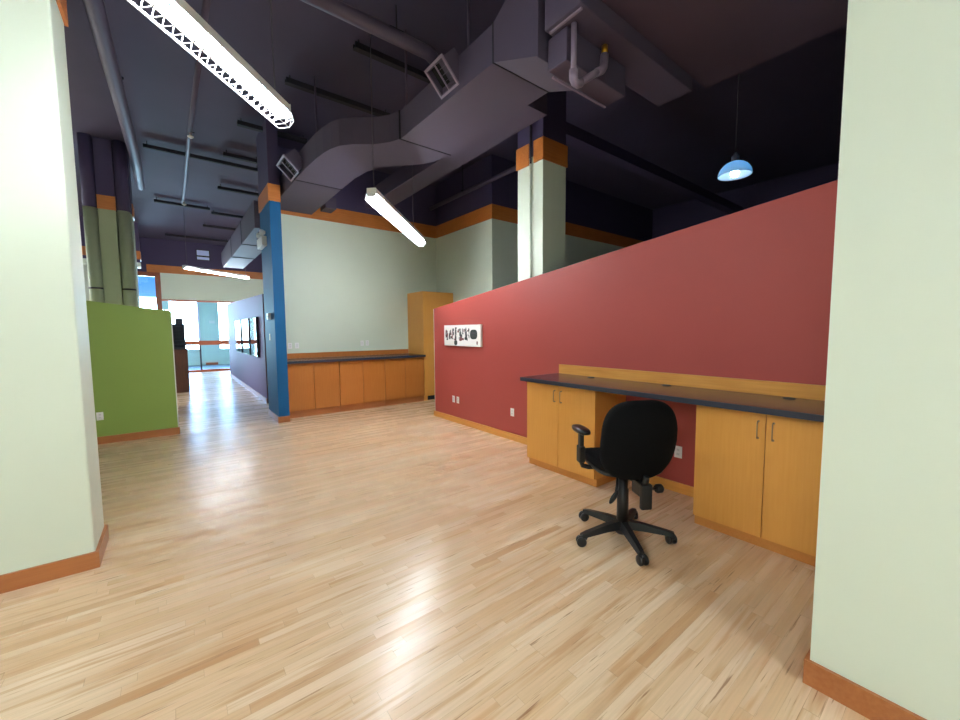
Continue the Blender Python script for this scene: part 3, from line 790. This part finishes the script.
MB().lathe([(.03, .128), (.035, .135), (.035, .185), (.018, .2), (.012, .22)], seg=16).build('lamp_cap', M['rack'], t)
MB().tube([(0, 0, .21), (0, 0, CEIL - 3.2)], .004, 6).build('cord', M['strut'], t)

# ------------------------------------------------------------------ office chair
CH = (2.745, 1.705, 0)
t = thing('office_chair', 'black fabric swivel office chair on five casters at the desk', 'chair', CH)
base_ang = 17
f = MB(); f.lathe([(.05, .045), (.058, .06), (.058, .12), (.04, .15), (.036, .16)], seg=24)
for k in range(5):
    a = math.radians(base_ang + 72 * k)
    R3 = Matrix.Rotation(a, 3, 'Z')
    def sec(x, zc, w, h):
        return [R3 @ Vector((x, -w, zc - h)), R3 @ Vector((x, w, zc - h)), R3 @ Vector((x, w * .6, zc + h)), R3 @ Vector((x, -w * .6, zc + h))]
    f.loft([sec(.03, .118, .038, .032), sec(.15, .112, .034, .026), sec(.33, .09, .028, .017), sec(.375, .082, .025, .014)])
f.build('star_base', M['black'], t)
for k in range(5):
    a = math.radians(base_ang + 72 * k)
    yaw = a + (.5, 1.1, -.4, .2, 2.0)[k]
    c = MB()
    cx, cy = .362 * math.cos(a), .362 * math.sin(a)
    Rm = Matrix.Rotation(yaw, 3, 'Z') @ Matrix.Rotation(PI / 2, 3, 'X')
    for s_ in (-1, 1):
        off = Matrix.Rotation(yaw, 3, 'Z') @ Vector((.012, s_ * .02, 0))
        c.lathe([(.014, -.013), (.032, -.012), (.037, -.007), (.037, .007), (.032, .012), (.014, .013)], (cx + off.x, cy + off.y, .0375), 18, 0, Rm)
    c.tube([(cx, cy, .035), (cx, cy, .085)], .011, 10)
    c.ellipsoid(.036, .014, .024, 1, 1, 8, 14, lambda p, cx=cx, cy=cy, yaw=yaw: Matrix.Rotation(yaw, 3, 'Z') @ p + Vector((cx, cy, .062)))
    c.build('caster', M['blackgloss'], t)
MB().lathe([(.045, .14), (.043, .40), (.036, .405), (.036, .53)], seg=20).build('gas_column', M['black'], t)
FA = 30.0   # facing, degrees from +Y towards +X
Rz = Matrix.Rotation(math.radians(-FA), 4, 'Z')
def cb(mb, name, mat, par=t):
    for v in mb.bm.verts: v.co = Rz @ v.co
    return mb.build(name, mat, par)
f = MB(); f.box(-.07, .07, -.11, .12, .515, .565, 0, None, .01); f.box(-.12, .12, -.15, .15, .565, .58)
f.box(-.035, .035, -.32, -.1, .53, .56, 0, None, .008)
cb(f, 'tilt_mechanism', M['black'])
def seatfn(p):
    q = Vector(p)
    r = (q.y / .25)
    q.z += -.035 * max(0, r) ** 3 + .015 * abs(q.x / .25) ** 3
    return q + Vector((0, .03, .635))
f = MB(); f.ellipsoid(.285, .27, .056, .55, .55, 14, 40, seatfn)
cb(f, 'seat', M['fabric'])
f = MB(); f.ellipsoid(.26, .25, .02, .3, .5, 6, 36, lambda p: Vector((p.x, p.y + .03, p.z + .59)))
cb(f, 'seat_shell', M['black'])
BH = .30
def backfn(p, off=0.0):
    # p.x width, p.y height, p.z thickness (towards the front)
    x, h, d_ = p.x, p.y, p.z
    x *= 1 - .10 * max(0, h / BH) ** 2 - .06 * max(0, -h / BH) ** 2
    yy = d_ + .75 * x * x - .03 * math.cos(h / BH * 2.2) + off
    tilt = math.radians(9)
    return Vector((x - .012, -.25 + yy * math.cos(tilt) - (h + .1) * math.sin(tilt), .852 + h * math.cos(tilt) + yy * math.sin(tilt)))
f = MB(); f.ellipsoid(.284, BH, .055, .5, .62, 14, 48, backfn)
cb(f, 'backrest', M['fabric'])
f = MB()
f.tube([(0, -.15, .545), (0, -.28, .545), (0, -.31, .56), (0, -.32, .59), (0, -.325, .62)], [.02, .02, .022, .022, .02], 10)
f.box(-.04, .04, -.345, -.305, .38, .56, 0, None, .01)
cb(f, 'back_support', M['black'])
f = MB(); f.tube([(-.05, .0, .54), (-.09, -.08, .47), (-.115, -.105, .41)], .009, 8)
f.ellipsoid(.022, .012, .06, 1, 1, 8, 14, lambda p: Matrix.Rotation(.6, 3, 'Y') @ p + Vector((-.13, -.11, .385)))
cb(f, 'height_lever', M['blackgloss'])
f = MB(); f.tube([(.04, -.2, .48), (.15, -.2, .47)], .012, 8); f.lathe([(.024, 0), (.033, .01), (.033, .045), (.024, .055)], (.15, -.2, .47), 14, 0, Matrix.Rotation(PI / 2, 3, 'Y'))
f.box(.0, .09, -.26, -.12, .43, .53, 0, None, .012)
cb(f, 'tilt_knob', M['blackgloss'])
for s_ in (-1, 1):
    f = MB()
    f.tube([(s_ * .1, .04, .575), (s_ * .27, .04, .575), (s_ * .32, .04, .59), (s_ * .335, .04, .63), (s_ * .335, .04, .72)], .018, 10)
    f.box(s_ * .335 - .024, s_ * .335 + .024, .005, .075, .62, .75, 0, None, .008)
    f.box(s_ * .335 - .016, s_ * .335 + .016, .015, .065, .74, .86, 0, None, .005)
    arm = cb(f, 'armrest', M['black'])
    f = MB(); f.ellipsoid(.048, .125, .024, .6, .7, 8, 28, lambda p, s_=s_: p + Vector((s_ * .335, .045 - .0, .875)))
    cb(f, 'arm_pad', M['blackgloss'], arm)

# ------------------------------------------------------------------ camera
R = ((0.7891922, -0.61410521, -0.00710424), (-0.05110195, -0.05413524, -0.99722513), (0.61201656, 0.78736533, -0.07410508))
cam = bpy.data.cameras.new('camera'); co = bpy.data.objects.new('camera', cam); C.objects.link(co)
mw = Matrix(((R[0][0], -R[1][0], -R[2][0], 0), (R[0][1], -R[1][1], -R[2][1], 0), (R[0][2], -R[1][2], -R[2][2], 1.65), (0, 0, 0, 1)))
co.matrix_world = mw
cam.sensor_fit = 'HORIZONTAL'; cam.sensor_width = 36; cam.lens = 394.683 / 960 * 36
cam.clip_start = .05; cam.clip_end = 200
S.camera = co

# ------------------------------------------------------------------ sky
w = bpy.data.worlds.new('sky'); S.world = w; w.use_nodes = True
nt = w.node_tree; nt.nodes.clear()
tc = nt.nodes.new('ShaderNodeTexCoord'); sp = nt.nodes.new('ShaderNodeSeparateXYZ'); cr = nt.nodes.new('ShaderNodeValToRGB')
bg = nt.nodes.new('ShaderNodeBackground'); ou = nt.nodes.new('ShaderNodeOutputWorld')
nt.links.new(tc.outputs['Generated'], sp.inputs[0]); nt.links.new(sp.outputs[2], cr.inputs[0])
e = cr.color_ramp.elements
e[0].position = 0.0; e[0].color = (.64, .86, 1, 1)
e[1].position = 0.5; e[1].color = (.45, .62, .9, 1)
for p, c in ((.060, (.66, .87, 1, 1)), (.069, (.006, .014, .03, 1)), (.12, (.003, .01, .026, 1)), (.2, (.4, .6, .95, 1))):
    k = cr.color_ramp.elements.new(p); k.color = c
bg.inputs[1].default_value = 24.0
nt.links.new(cr.outputs[0], bg.inputs[0]); nt.links.new(bg.outputs[0], ou.inputs[0])

# ------------------------------------------------------------------ colour management
S.view_settings.view_transform = 'Standard'; S.view_settings.look = 'None'
S.view_settings.gamma = 1.0; S.view_settings.use_curve_mapping = False
S.view_settings.exposure = 1.0
S.cycles.use_denoising = True
S.cycles.max_bounces = 10
S.cycles.diffuse_bounces = 5
S.cycles.sample_clamp_indirect = 6.0
